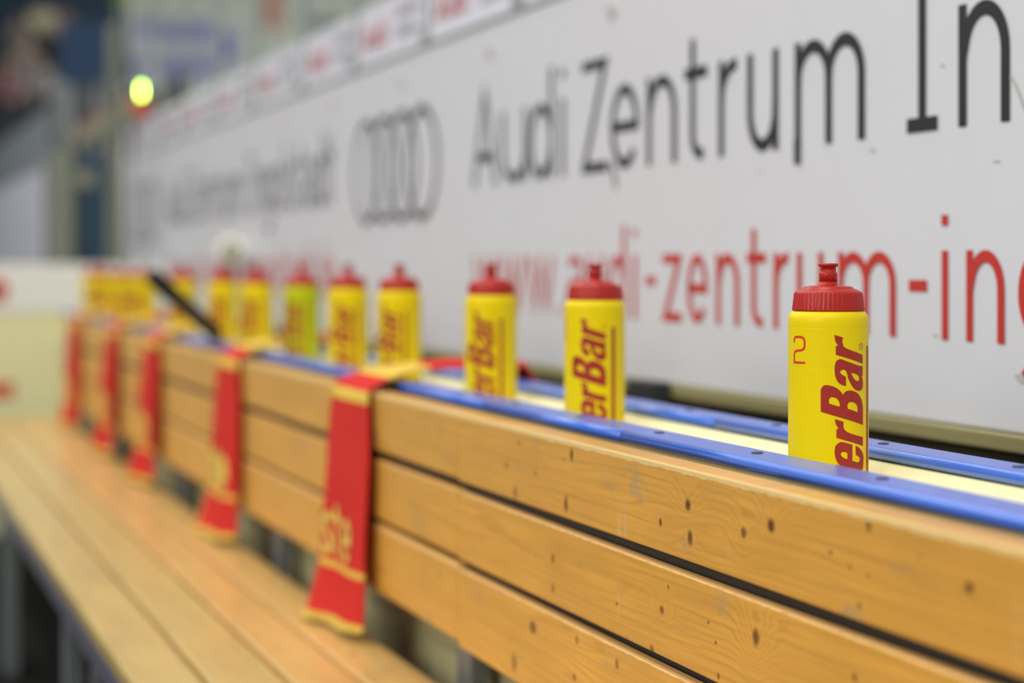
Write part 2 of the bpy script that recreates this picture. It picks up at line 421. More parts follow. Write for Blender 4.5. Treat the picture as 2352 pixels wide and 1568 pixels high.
# scuffs on the board, brown grey marks
SCF = mat('scuff', (.56, .56, .51), .7)
for (px, py, w_, h_) in ((2005, 345, 7, 9), (2166, 150, 4, 7), (2290, 370, 8, 5), (2348, 868, 12, 22), (2150, 770, 5, 6), (1745, 392, 6, 6)):
    u = px + 350; yy = yK(px, KW); Z = F * KW / u; z = EYE + (HY - py) * Z / F
    bm = bmesh.new(); n = 12; vs = [bm.verts.new((XW - .0011, yy + w_ * .002 * .5 * math.cos(a) * (1 + .3 * math.sin(3 * a)), z + h_ * Z / F * .5 * math.sin(a))) for a in [2 * math.pi * i / n for i in range(n)]]
    bm.faces.new(vs); child(link('scuff_mark', bm, SCF, recalc=False), board)
bm = bmesh.new(); f = wfn(S2Y(2322)); stroke_faces(bm, [(0, EYE + .163 * KW), (.012, EYE + .152 * KW), (.03, EYE + .128 * KW)], .004, f)
child(link('scratch', bm, SCF, recalc=False), board)
tag(boxo('gap_shade_1', (XW + .01, XW + .05, YN, YF, 0, ZB - .021), M['under']), kind='structure')  # dark sheet standing in for the shaded gap under the board

for px in (1468,):
    yb_ = yK(px, 1.20); bm = bmesh.new(); box(bm, 1.20 * CT, XW - .007, yb_ - .05, yb_ + .05, ZB - .09, ZB + .004, bev=.003)
    child(link('bracket', bm, mat('dark_bracket', (.03, .035, .035), .6)), board)['label'] = 'dark bracket under the board'
# small signs, posts and panes above the board
posts_px = [355, 412, 485, 571, 680, 800, 961, 1171]
py_ = [yK(p, KW) for p in posts_px]
for k in range(3): py_.append(py_[-1] - .625)
ztop = EYE + 2.6
glass = bpy.data.materials.new('acrylic_pane'); glass.use_nodes = True
nt = glass.node_tree; nt.nodes.remove(nt.nodes['Principled BSDF'])
tr = nt.nodes.new('ShaderNodeBsdfTransparent'); tr.inputs[0].default_value = (.93, .95, .93, 1)
gl = nt.nodes.new('ShaderNodeBsdfGlossy'); gl.inputs['Roughness'].default_value = .05
mx = nt.nodes.new('ShaderNodeMixShader'); mx.inputs[0].default_value = .035
nt.links.new(tr.outputs[0], mx.inputs[1]); nt.links.new(gl.outputs[0], mx.inputs[2]); nt.links.new(mx.outputs[0], nt.nodes['Material Output'].inputs[0])
screen = empty('glass_screen', (XW + .03, 3.0, ZT + .012)); tag(screen, 'clear panes between grey posts standing on the white rink board', 'glass screen')
bm = bmesh.new(); box(bm, -.008, .010, -.007, .007, 0, ztop - ZT - .012, bev=.002); box(bm, -.018, .030, -.016, .016, 0, .03, bev=.003)
post0 = link('post', bm, M['postm'])
ordn = ['farthest', 'second farthest', 'third farthest', 'fourth farthest', 'fifth farthest', 'sixth farthest', 'seventh farthest', 'eighth farthest', 'ninth farthest', 'tenth farthest', 'eleventh farthest']
zs0, zs1 = EYE + .388 * KW, EYE + .502 * KW
for k, y in enumerate(py_):
    o = post0 if k == 0 else post0.copy()
    if k: C.objects.link(o)
    o.location = (XW + .025, y, ZT + .012); child(o, screen)
edges = [YF - .02] + py_
for k in range(len(edges) - 1):
    a, b_ = edges[k] - .014, edges[k + 1] + .014
    ymid = (a + b_) / 2
    child(boxo('glass_pane', (XW + .038, XW + .044, b_ - .013, a + .013, ZT + .013, ztop), glass), screen)
    s_ = boxo('advert_sign', (XW + .020, XW + .0285, b_ + .006, a - .006, zs0, zs1), M['sign'], bev=.001)
    rebase(s_)
    tag(s_, f'small white sign with red and grey print above the board, {ordn[k]} of the row', 'sign', 'small white signs above the board')
    bm = bmesh.new(); W_ = a - b_ - .012; y00 = a - .006; hh = zs1 - zs0; x = .05
    for ch, ww in (('A', .062), ('u', .050), ('d', .050), ('i', .018)):
        if x + ww > W_: break
        for s in glyph(ch, ww, .044, .062, .011):
            stroke_faces(bm, s, .011, lambda X, Y, x=x: Vector((XW + .0188, y00 - x - X, zs0 + .038 + Y)))
        x += ww + .012
    if bm.faces: child(link('lettering', bm, M['redprint'], recalc=False), s_)['label'] = 'red name'
    else: bm.free()
    bm = bmesh.new()
    for zz, s0 in ((.038, .36), (.085, .36)):
        x = s0
        for ch in 'Zentrum':
            ww = {'m': .04, 't': .02, 'r': .02, 'Z': .03}.get(ch, .027)
            if x + ww > W_: break
            for s in glyph(ch, ww, .020, .028, .006):
                stroke_faces(bm, s, .006, lambda X, Y, x=x: Vector((XW + .0188, y00 - x - X, zs0 + zz + Y)))
            x += ww + .006
    if bm.faces: child(link('small_print', bm, M['greyprint'], recalc=False), s_)['label'] = 'grey small print'
    else: bm.free()

# ------------------------------------------------------------------ bench
bench = empty('bench', (XB, 3.0, 0))
tag(bench, 'long varnished pine bench with slatted seat and three-board backrest', 'bench')
def bpart(name, bm, m, lab=None, smooth=False):
    o = link(name, bm, m, smooth=smooth); child(o, bench)
    if lab: o['label'] = lab
    return o
YSEAM = yK(1050, KB)
rows = [(.182, .2655), (.2785, .3620), (.3735, .4700)]
ws = []
for k, (a, b_) in enumerate(rows):
    for seg, (ya, yb, dx, dz) in enumerate(((-.3, YSEAM - .0030, 0, 0), (YSEAM + .0030, 6.72, .0012, .0055 if k == 2 else .0018))):
        bm = bmesh.new(); zt = EYE - a + (0 if k == 0 else dz)
        box(bm, XB + dx, XB + (.030 if k == 0 else .015), ya, yb, EYE - b_ + dz, zt, bev=.0025, seg=3)
        bpart('backrest_board', bm, wood_rows[k])
for za, zb in ((EYE - .302, EYE - .2662), (EYE - .400, EYE - .340)):
    bm = bmesh.new(); box(bm, XB + .0165, XB + .0300, -.3, 6.72, za, zb, bev=.001)
    bpart('back_strip', bm, mat('dark_steel_strip', (.030, .032, .026), .5), 'dark steel strip behind the gap')
for k, (ka, kb, mm) in enumerate(((.665, .758, 1), (.572, .660, 1), (.466, .566, 0), (.366, .460, 0))):
    bm = bmesh.new(); box(bm, ka * CT, kb * CT, .2, 7.0, EYE - .536 - .028, EYE - .536, bev=.006, seg=3)
    bpart('seat_board', bm, wood_seat2 if mm else wood_seat)
bm = bmesh.new(); box(bm, .368 * CT, .395 * CT, .2, 6.98, EYE - .536 - .068, EYE - .536 - .029, bev=.003)
bpart('front_rail', bm, M['metal2'], 'blue grey steel rail under the seat edge')
bm = bmesh.new(); box(bm, .70 * CT, .73 * CT, .2, 6.98, EYE - .536 - .068, EYE - .536 - .029, bev=.003)
bpart('rear_rail', bm, M['metal'])
for y in (1.55, 2.36, 3.50, 4.6, 5.7, 6.8):
    bm = bmesh.new(); box(bm, XB + .031, XB + .055, y - .03, y + .03, 0, EYE - .19, bev=.003); bpart('upright', bm, M['metal'])
    bm = bmesh.new(); box(bm, .41 * CT, .70 * CT, y - .02, y + .02, EYE - .536 - .068, EYE - .536 - .029, bev=.002); bpart('crossbar', bm, M['metal'])
for px in (165, 25):
    u = px + 350; Z = F * .40 / u; y = (Z - .40 * CT * ST) / CT
    bm = bmesh.new(); box(bm, .385 * CT, .42 * CT, y - .03, y + .03, 0, EYE - .536 - .069, bev=.003); bpart('leg', bm, M['metal'])
for y in (1.6, 3.1, 5.0, 5.9, 6.8):
    bm = bmesh.new(); box(bm, .385 * CT, .42 * CT, y - .02, y + .02, 0, EYE - .536 - .069, bev=.003); bpart('leg', bm, M['metal'])

# ------------------------------------------------------------------ bottle trough behind the backrest
TR = .1705; ZR = EYE - TR
trough = empty('bottle_trough', (.8494, 3.0, 0))
tag(trough, 'long cream bottle trough with blue rails behind the bench backrest', 'trough')
def tpart(name, bm, m, lab=None, smooth=False, par=None):
    o = link(name, bm, m, smooth=smooth)
    if par is None: child(o, trough)
    else: o.parent = par
    if lab: o['label'] = lab
    return o
def rail(x0, x1, y0, y1, h=.0125):
    """flat topped rail with a rounded nose on the bench side"""
    prof = []
    r = h / 2
    for i in range(13):
        a = math.radians(270 - 180 * i / 12 + 0)
        prof.append((x0 + r * 1.05 + r * 1.05 * math.cos(a), ZR - r + r * math.sin(a)))
    prof += [(x1 - .001, ZR), (x1, ZR - .001), (x1, ZR - h)]
    bm = bmesh.new(); n = max(2, int((y1 - y0) / .25)); rings = []
    for j in range(n + 1):
        y = y0 + (y1 - y0) * j / n
        rings.append([bm.verts.new((x, y, z)) for x, z in prof])
    for A_, B_ in zip(rings, rings[1:]):
        for i in range(len(prof)): bm.faces.new((A_[i], A_[(i + 1) % len(prof)], B_[(i + 1) % len(prof)], B_[i]))
    bm.faces.new(rings[0]); bm.faces.new(list(reversed(rings[-1])))
    return bm
def flat_top(o):
    for p in o.data.polygons: p.use_smooth = not (p.normal.z > .95 or abs(p.normal.y) > .9 or p.normal.x > .9)
RX = ((.797 * CT, .845 * CT), (.965 * CT, 1.009 * CT))
J1 = [-.3, yK(1430, .80), yK(1112, .80), 4.35, 7.27]
J2 = [-.3, yK(1640, .965), 4.0, 7.27]
def screw_bm(x, y):
    b_ = bmesh.new(); lathe(b_, [(0, 0), (.0055, 0), (.0055, .0004), (.0045, .0010), (0, .0012)], 16); b_.transform(Matrix.Translation((x, y, ZR + .0001))); return b_
scr = []
for q, (x0, x1) in enumerate(RX):
    J = J1 if q == 0 else J2
    ys = []
    K_ = (.826, .990)[q]; base = yK((2026, 2040)[q], K_); 
    yy = base - 6 * .2245
    while yy < 7.2:
        if yy > -.25: ys.append(yy)
        yy += (.2245 if q == 0 else .226)
    for a, b_ in zip(J, J[1:]):
        o = tpart('front_rail' if q == 0 else 'back_rail', rail(x0, x1, a + .0009, b_ - .0009), M['blue'], None)
        flat_top(o)
        for y in ys:
            if a <= y < b_: tpart('screw', screw_bm(K_ * CT, y), M['screw'], par=o)
bm = bmesh.new()
pf = [(.9905 * CT, .722), (.9905 * CT, ZR - .013), (.966 * CT, ZR - .0132), (.8895, .8055), (.8885, .722)]
ra = [bm.verts.new((x, -.3, z)) for x, z in pf]; rb = [bm.verts.new((x, 7.27, z)) for x, z in pf]
for i in range(5): bm.faces.new((ra[i], ra[(i + 1) % 5], rb[(i + 1) % 5], rb[i]))
bm.faces.new(ra); bm.faces.new(list(reversed(rb))); tpart('inner_wall', bm, M['cream'], 'cream plastic wall of the trough')
bm = bmesh.new(); box(bm, XB + .0565, .850 * CT - .0015, -.3, 7.27, .722, ZR - .013, bev=.001); tpart('front_wall', bm, M['cream'])
bm = bmesh.new(); box(bm, .850 * CT, .8880, -.3, 7.27, .722, .7345, bev=.001); tpart('tray', bm, M['cream'])
bm = bmesh.new(); box(bm, .9915 * CT, 1.005 * CT, -.3, 7.27, 0, ZR - .014, bev=.001); tpart('rear_panel', bm, M['under'])
bm = bmesh.new(); box(bm, XB + .075, XB + .09, -.3, 7.27, 0, .7205, bev=.001); tpart('lower_panel', bm, M['backp'], 'dark olive panel below the trough')
bm = bmesh.new(); box(bm, XB + .0565, XB + .075, -.3, 7.27, .655, .7205, bev=.001); tpart('stringer', bm, M['metal'])

# ------------------------------------------------------------------ bottles
ZBOT = .735
def bottle_letters():
    """print traced as 2-D outlines, baseline angle = 0; returns list of loops sets in (arc metres, height)"""
    def r_(dy, alt=False):
        return [(515,50),(695,105),(680,190),(705,280),(740,318),(850,370),(1000,430),(1098,480),(1098,665),(545,465),(545,275),(595,280),(550,210),(525,130)] if not alt else \
               [(525,1793),(708,1853),(702,1948),(735,2028),(810,2083),(950,2138),(1104,2193),(1104,2380),(558,2188),(558,1998),(605,2003),(560,1928),(535,1868)]
    A_ = [(1098,712),(1000,690),(800,610),(680,562),(620,555),(560,590),(530,660),(520,760),(530,880),(560,980),(610,1050),(680,1095),(755,1115),(755,925),(715,900),(660,865),(635,830),(645,795),(690,775),(735,785),(765,825),(780,880),(800,960),(835,1040),(880,1120),(940,1190),(1000,1220),(1050,1220),(1090,1180),(1105,1100),(1100,1000),(1080,925),(1098,908)]
    Ah = [(862,840),(940,865),(1000,900),(1025,950),(1020,1000),(990,1018),(940,990),(900,930)]
    B_ = [(237,1648),(237,1230),(250,1160),(290,1110),(350,1092),(430,1100),(520,1130),(600,1180),(655,1235),(690,1290),(730,1240),(780,1212),(850,1208),(930,1230),(1000,1280),(1060,1370),(1090,1470),(1104,1600),(1104,1943)]
    B1 = [(405,1450),(410,1390),(440,1350),(490,1345),(560,1370),(600,1420),(625,1480),(625,1535),(540,1515),(415,1475)]
    B2 = [(785,1500),(820,1455),(870,1450),(930,1470),(970,1510),(990,1570),(990,1668),(900,1623),(790,1583)]
    E_ = [(888,2338),(790,2303),(700,2276),(640,2273),(580,2308),(535,2368),(522,2468),(530,2568),(560,2658),(610,2738),(690,2808),(800,2853),(920,2888),(1010,2910),(1070,2898),(1105,2838),(1115,2718),(1115,2608),(1095,2518),(1050,2438),(1000,2388),(950,2363),(955,2553),(1000,2578),(1035,2628),(1035,2678),(1005,2708),(950,2693),(885,2668)]
    Eh = [(645,2523),(665,2488),(710,2478),(760,2493),(782,2518),(782,2628),(740,2618),(690,2588),(660,2558)]
    def sk(pts, Y0): return [(1104 - h, Y0 - t - .34 * h) for t, h in pts]
    Wd = sk([(0,550),(150,550),(175,190),(270,550),(410,550),(440,190),(500,550),(650,550),(520,0),(350,0),(320,340),(235,0),(75,0)], 3570)
    Oo = sk(arc(235, 275, 235, 285, 0, 350, 18), 4040); Oh = sk(arc(235, 275, 85, 160, 0, 345, 14), 4040)
    P_ = sk([(0,0),(185,0),(185,290),(330,290),(460,350),(520,480),(520,680),(460,810),(340,865),(0,865)], 4555)
    Ph = sk([(185,440),(290,440),(335,500),(335,660),(290,715),(185,715)], 4555)
    return [([r_(0)]), [A_, Ah], [B_, B1, B2], [r_(0, True)], [E_, Eh], [Wd], [Oo, Oh], [P_, Ph]]
R0 = .0365
def px2loc(cx, cy):
    x = 1860 + cx / 9.224; y = 760 + cy / 9.224
    a = math.asin(max(-1, min(1, (x - 1902.5) / 91.5))) - math.asin((1979.5 - 1902.5) / 91.5)
    return (a * R0, EYE - (y - HY) / 2507 - ZBOT)
def smooth_loop(P, n=4):
    out = []; N_ = len(P)
    for i in range(N_):
        p0, p1, p2, p3 = (Vector(P[(i + j) % N_]) for j in (-1, 0, 1, 2))
        def corner(a, b, c):
            u_, v_ = (b - a), (c - b)
            return u_.length > 1e-6 and v_.length > 1e-6 and u_.angle(v_) > math.radians(48)
        c1, c2 = corner(p0, p1, p2), corner(p1, p2, p3)
        m1 = (p2 - p1) if c1 else (p2 - p0) * .5
        m2 = (p2 - p1) if c2 else (p3 - p1) * .5
        for k in range(n):
            t = k / n
            h1 = 2*t**3 - 3*t*t + 1; h2 = t**3 - 2*t*t + t; h3 = -2*t**3 + 3*t*t; h4 = t**3 - t*t
            out.append(p1 * h1 + m1 * h2 + p2 * h3 + m2 * h4)
    return out
def fill2d(loops):
    cu = bpy.data.curves.new('tmp', 'CURVE'); cu.dimensions = '2D'; cu.fill_mode = 'BOTH'
    for lp in loops:
        s = cu.splines.new('POLY'); s.points.add(len(lp) - 1)
        for i, p in enumerate(lp): s.points[i].co = (p[0] * 100, p[1] * 100, 0, 1)
        s.use_cyclic_u = True
    o = bpy.data.objects.new('tmp', cu); C.objects.link(o)
    dg = bpy.context.evaluated_depsgraph_get(); me = bpy.data.meshes.new_from_object(o.evaluated_get(dg))
    bpy.data.objects.remove(o); bpy.data.curves.remove(cu)
    bm = bmesh.new(); bm.from_mesh(me); bpy.data.meshes.remove(me)
    bm.transform(Matrix.Scale(.01, 4))
    bmesh.ops.remove_doubles(bm, verts=bm.verts, dist=1e-6)
    return bm
def wrap(bm, r, step=.0022):
    xs = [v.co.x for v in bm.verts]; x = min(xs) + step
    while x < max(xs):
        bmesh.ops.bisect_plane(bm, geom=bm.verts[:] + bm.edges[:] + bm.faces[:], plane_co=(x, 0, 0), plane_no=(1, 0, 0)); x += step
    for v in bm.verts:
        a = v.co.x / R0; v.co = Vector((r * math.cos(a), r * math.sin(a), v.co.y))
def merge(dst, src):
    me = bpy.data.meshes.new('t'); src.to_mesh(me); src.free(); dst.from_mesh(me); bpy.data.meshes.remove(me)
def bottle():
    t = empty('water_bottle', (0, 0, 0))
    bm = bmesh.new()
    prof = [(.0, .0), (.030, .0), (.0345, .0015), (.0365, .006), (.0365, .007), (.0365, .1719), (.0365, .1725), (.03638, .1729), (.0365, .1733), (.0365, .1739),
            (.0365, .2079), (.0365, .2085), (.03638, .2089), (.0365, .2093), (.0365, .2099), (.0365, .2130), (.03645, .2145), (.0362, .2170), (.0352, .2200), (.0336, .2222), (.0315, .2236), (.0290, .2242), (.0285, .2250)]
    lathe(bm, [(max(r, .0005), z) for r, z in prof], 72)
    body = link('bottle_body', bm, M['yellow'], t, smooth=True)
    bm = bmesh.new()
    prof = [(.0280, .2236), (.0329, .2238), (.0330, .2246), (.0312, .2392), (.0303, .2406), (.0270, .2424), (.0226, .2440), (.0221, .2452), (.0190, .2458), (.0110, .2466), (.0085, .2474), (.0084, .2500)]
    lathe(bm, prof, 240, rib=(2, 3, 5, .0006))
    cp = link('cap', bm, M['red'], t, smooth=True)
    bm = bmesh.new()
    lathe(bm, [(.0083, .2495), (.0083, .2576), (.0080, .2582), (.0070, .2586), (.0069, .2632), (.0078, .2637), (.0091, .2642), (.0092, .2658), (.0086, .2667), (.004, .2668), (.0036, .2655)], 40)
    link('spout', bm, M['red'], cp, smooth=True)
    bm = bmesh.new()
    for loops in bottle_letters():
        b2 = fill2d([smooth_loop([px2loc(*p) for p in lp]) for lp in loops]); wrap(b2, R0 + .00012); merge(bm, b2)
    # registered mark and the stripe beside the name
    def arcfn(x, y): return Vector(((R0 + .00012) * math.cos(x / R0), (R0 + .00012) * math.sin(x / R0), y))
    cx, cz = px2loc(1065, 300)
    stroke_faces(bm, arc(cx, cz, .0026, .0029, 0, 360, 20), .00045, arcfn)
    stroke_faces(bm, [(cx - .0013, cz + .0012), (cx + .0013, cz + .0012)], .0004, arcfn)
    stroke_faces(bm, arc(cx - .0004, cz + .0002, .0009, .0010, 90, -90, 8), .0004, arcfn)
    stroke_faces(bm, [(cx, cz), (cx + .0013, cz - .0013)], .0004, arcfn)
    stroke_faces(bm, [(.0097, .0060), (.0097, EYE - .0730 - ZBOT)], .0056, arcfn)
    link('lettering', bm, M['ink'], t, recalc=False)
    return t
def number_mesh(strokes, ang0, z0):
    bm = bmesh.new()
    def arcfn(x, y): return Vector(((R0 + .00014) * math.cos(ang0 + x / R0), (R0 + .00014) * math.sin(ang0 + x / R0), z0 + y))
    for s in strokes: stroke_faces(bm, s, .0021, arcfn, sub=.0015)
    return bm
b0 = bottle()
bots = [(1902.5, 57.3, 'bottle', 'yellow sports bottle with red cap and number 2, nearest and largest of the row'),
        (1366, 21.8, '', 'yellow sports bottle with red cap, second from the near end of the row'),
        (1127.7, 8, '', 'yellow sports bottle with red cap, beside the red scarf end lying across the rails'),
        (917, -1, '', 'yellow sports bottle, first one behind the scarf end lying across the rails'),
        (799.5, 12, '', 'yellow sports bottle standing just nearer than the lime green one'),
        (692, -6, 'lime', 'lime green sports bottle with red cap, the only green one'),
        (589, -4, '', 'yellow sports bottle just beyond the lime green bottle'),
        (511.5, 5, '', 'yellow sports bottle right beside the lower end of the black stick'),
        (420, 8, '', 'yellow sports bottle partly crossed by the black stick'),
        (331, -10, '', 'yellow sports bottle in the far cluster, nearest to the black stick'),
        (286, 12, '', 'yellow sports bottle in the far cluster, second from the black stick'),
        (241, 0, '', 'yellow sports bottle in the far cluster, second from the far end'),
        (214, 20, '', 'yellow sports bottle at the very far end of the row')]
KBt = .898; XBt = KBt * CT
for k, (px, ang, kind, lab) in enumerate(bots):
    t = b0 if k == 0 else copy_tree(b0)
    y = yK(px, KBt)
    az = math.atan2(-y, -XBt) + math.radians(ang)
    t.location = (XBt, y, ZBOT); t.rotation_euler = (0, 0, az)
    tag(t, lab, 'bottle', 'sports bottles standing in the trough')
    if kind == 'lime':
        for ch in t.children:
            if ch.name.startswith('bottle_body'):
                ch.material_slots[0].link = 'OBJECT'; ch.material_slots[0].material = M['lime']; ch['label'] = 'lime green bottle body'
two = [[(0, .0135)] + arc(.0035, .0150, .0035, .0026, 180, 90, 5) + arc(.0100, .0140, .0032, .0036, 90, 0, 6) + arc(.0100, .0105, .0032, .0030, 0, -90, 6) + arc(.0042, .0045, .0042, .0030, 90, 180, 6) + [(0, -.0060), (.0150, -.0060)]]
two = [[(x, y) for x, y in s] for s in two]
nb = b0
o = link('number', number_mesh([[(.0006, .0120), (.0006, .0150), (.0022, .0168), (.0050, .0172), (.0100, .0172), (.0132, .0160), (.0142, .0130), (.0142, .0090), (.0132, .0066), (.0104, .0052),
    (.0042, .0046), (.0016, .0034), (.0006, .0008), (.0006, -.0060), (.0148, -.0060)]], math.radians(-57.3 - 57.5), EYE - .0820 - ZBOT), M['ink2'], nb, recalc=False)
o['label'] = 'bright red number 2'
second = [o_ for o_ in C.objects if o_.name.startswith('water_bottle') and abs(o_.location.y - yK(1366, KBt)) < 1e-4][0]
o = link('number', number_mesh([[(.0006, .0172), (.0142, .0172), (.0142, .0066), (.0142, -.0060), (.0006, -.0060)], [(.003, .0056), (.0142, .0056)]], math.radians(-21.8 - 92), EYE - .0820 - ZBOT), M['ink2'], second, recalc=False)

# ------------------------------------------------------------------ scarves
def scarf_mat():
    m = bpy.data.materials.new('knitted_scarf'); m.use_nodes = True
    nt = m.node_tree; N = nt.nodes; Lk = nt.links; b = N['Principled BSDF']; b.inputs['Roughness'].default_value = .85
    b.inputs['Specular IOR Level'].default_value = .08
    uv = N.new('ShaderNodeUVMap'); sp = N.new('ShaderNodeSeparateXYZ'); Lk.new(uv.outputs[0], sp.inputs[0])
    def band(c, hw):
        a = N.new('ShaderNodeMath'); a.operation = 'SUBTRACT'; Lk.new(sp.outputs['Y'], a.inputs[0]); a.inputs[1].default_value = c
        a2 = N.new('ShaderNodeMath'); a2.operation = 'ABSOLUTE'; Lk.new(a.outputs[0], a2.inputs[0])
        a3 = N.new('ShaderNodeMath'); a3.operation = 'LESS_THAN'; Lk.new(a2.outputs[0], a3.inputs[0]); a3.inputs[1].default_value = hw
        return a3.outputs[0]
    # v = metres below the top front edge (negative: across the rails)
    acc = None
    for c, hw in ((-.055, .035), (.0165, .0065), (.268, .005), (.395, .05)):
        x = band(c, hw)
        if acc is None: acc = x
        else:
            k = N.new('ShaderNodeMath'); k.operation = 'MAXIMUM'; Lk.new(acc, k.inputs[0]); Lk.new(x, k.inputs[1]); acc = k.outputs[0]
    # side border in the lower part
    g = N.new('ShaderNodeMath'); g.operation = 'GREATER_THAN'; Lk.new(sp.outputs['X'], g.inputs[0]); g.inputs[1].default_value = .93
    g2 = N.new('ShaderNodeMath'); g2.operation = 'GREATER_THAN'; Lk.new(sp.outputs['Y'], g2.inputs[0]); g2.inputs[1].default_value = .17
    g3 = N.new('ShaderNodeMath'); g3.operation = 'MULTIPLY'; Lk.new(g.outputs[0], g3.inputs[0]); Lk.new(g2.outputs[0], g3.inputs[1])
    k = N.new('ShaderNodeMath'); k.operation = 'MAXIMUM'; Lk.new(acc, k.inputs[0]); Lk.new(g3.outputs[0], k.inputs[1]); acc = k.outputs[0]
    mx = N.new('ShaderNodeMix'); mx.data_type = 'RGBA'; mx.inputs[6].default_value = (.70, .042, .036, 1); mx.inputs[7].default_value = (.82, .58, .10, 1)
    Lk.new(acc, mx.inputs[0]); Lk.new(mx.outputs[2], b.inputs['Base Color'])
    wv = N.new('ShaderNodeTexWave'); wv.inputs['Scale'].default_value = 90; Lk.new(uv.outputs[0], wv.inputs['Vector'])
    bp = N.new('ShaderNodeBump'); bp.inputs['Strength'].default_value = .3; bp.inputs['Distance'].default_value = .002; Lk.new(wv.outputs['Fac'], bp.inputs['Height']); Lk.new(bp.outputs[0], b.inputs['Normal'])
    return m
SM = scarf_mat()
yk = mat('scarf_yellow', (.80, .60, .12), .9)
def make_scarf(yn, yf, label, seed, skew=0, zend=.4705, letters=True):
    rnd = random.Random(seed); ph = rnd.random() * 6; lsw = .0125 if seed == 1 else .021
    Wd = yf - yn; yc = (yn + yf) / 2
    XF = XB - .006
    def width(d):      # width factor along the length
        if d < -.12: return .32
        if d < .0: return .32 + (.78 - .32) * ((d + .12) / .12) ** .8
        return .80 + .20 * min(1, d / .10) + (.02 if d > .25 else 0)
    ZF = .8235
    Lf = ZF - zend
    def pos(b_, d):
        """b_ 0 near edge .. 1 far edge; d metres past the front top edge"""
        wv = (.006 * math.sin(b_ * 9 + ph) + .0012 * math.sin(b_ * 13 + ph * 2 + d * 6)) * min(1, max(.15, abs(d) * 5))
        wd = width(d); y = yc + (b_ - .5) * Wd * wd
        if d >= 0:
            t = d / Lf; z = ZF - d; bulge = .016 * math.sin(math.pi * min(1, max(0, b_ * 1.02))) * min(1, .2 + t * 2)
            fl = max(0, (t - .70) / .30)
            x = XF - bulge - (wv + .006) * (.4 + t) - .024 * b_ * fl ** 1.5 - .004 * t
            if b_ < .85: z += .012 * fl * (1 - b_)
            if d < .012: x = XF + .012 * (1 - d / .012) ** 2; z = ZF + .004 * (1 - (d / .012)) - d * .5
            y += .012 * (b_ - .4) * fl * 1.2
            return Vector((x, y, z))
        s = -d         # going back over the rails, towards +X
        x = XF + .012 + s
        zt = ZF + .004 + min(1, s / .05) * .016
        roll = min(1, max(0, (s - .03) / .10))
        zt += roll * (.012 * math.sin(b_ * math.pi) + .004 * math.sin(b_ * 9 + ph))
        if s > .245: zt -= (s - .245) * 1.2 ** 2 * 1.0; x -= (s - .245) * .4
        y += skew * s
        return Vector((x, y, zt + .002))
    ds = [-.32 + .02 * i for i in range(16)] + [0, .003, .006, .009, .012] + [.02 + .01 * i for i in range(int((Lf - .02) / .01) + 1)]
    if ds[-1] < Lf - .002: ds.append(Lf)
    NB = 28
    bm = bmesh.new(); uvl = bm.loops.layers.uv.new('UVMap'); G = []
    for d in ds: G.append([bm.verts.new(pos(i / NB, d)) for i in range(NB + 1)])
    for j in range(len(ds) - 1):
        for i in range(NB):
            f = bm.faces.new((G[j][i], G[j][i + 1], G[j + 1][i + 1], G[j + 1][i]))
            for lp, (bb, dd) in zip(f.loops, ((i, ds[j]), (i + 1, ds[j]), (i + 1, ds[j + 1]), (i, ds[j + 1]))): lp[uvl].uv = (bb / NB, dd)
    o = link('scarf', bm, SM, smooth=True)
    so = o.modifiers.new('thick', 'SOLIDIFY'); so.thickness = .003; so.offset = 0
    rebase(o, (XF, yc, zend))
    tag(o, label, 'scarf', 'red and yellow scarves over the backrest')
    # fringe at the hem
    bm = bmesh.new()
    for i in range(44):
        bb = (i + .5) / 44; p = pos(bb, Lf - .001)
        q = p + Vector((rnd.uniform(-.006, .001), rnd.uniform(-.003, .003), -.004))
        q.z = max(q.z, EYE - .5345); q.x -= .004
        tube(bm, [p + Vector((0, 0, .007)), p, q], [.0024, .0024, .0016], 5)
    child(link('fringe', bm, yk, smooth=True), o)['label'] = 'yellow knitted fringe'
    if letters:
        bm = bmesh.new(); lw = .052
        for q, ch in enumerate('nste'):
            W_ = .046 if ch != 't' else .036
            for s in glyph(ch, W_, .064, .082, .0125):
                def fn(x, y, q=q):
                    bx = 1 - (.012 + q * lw + x) / (Wd * 1.0)
                    p = pos(max(0, min(1, bx)), .255 - y); return p + Vector((-.0028 - .0003 * q, 0, 0))
                stroke_faces(bm, s, lsw, fn, sub=.006)
        child(link('lettering', bm, yk, recalc=False), o)['label'] = 'yellow knitted letters'
    return o
sp_ = [(yK(868, KB), yK(769, KB), 'red and yellow scarf nearest the camera, its tail lying across the blue rails', 1),
       (yK(561, KB), yK(507, KB), 'red and yellow scarf over the backrest, second nearest of the five', 2),
       (yK(374, KB), yK(335, KB), 'red and yellow scarf hanging under the black stick, middle one of five', 3),
       (yK(277, KB) , yK(247, KB), 'red and yellow scarf second from the far end of the backrest', 4),
       (yK(187, KB), yK(163, KB), 'darker red scarf hanging at the far end of the backrest', 5)]
for yn, yf, lab, sd in sp_: make_scarf(yn, yf, lab, sd, skew={1: -.10, 2: .75, 5: .2}.get(sd, 0))

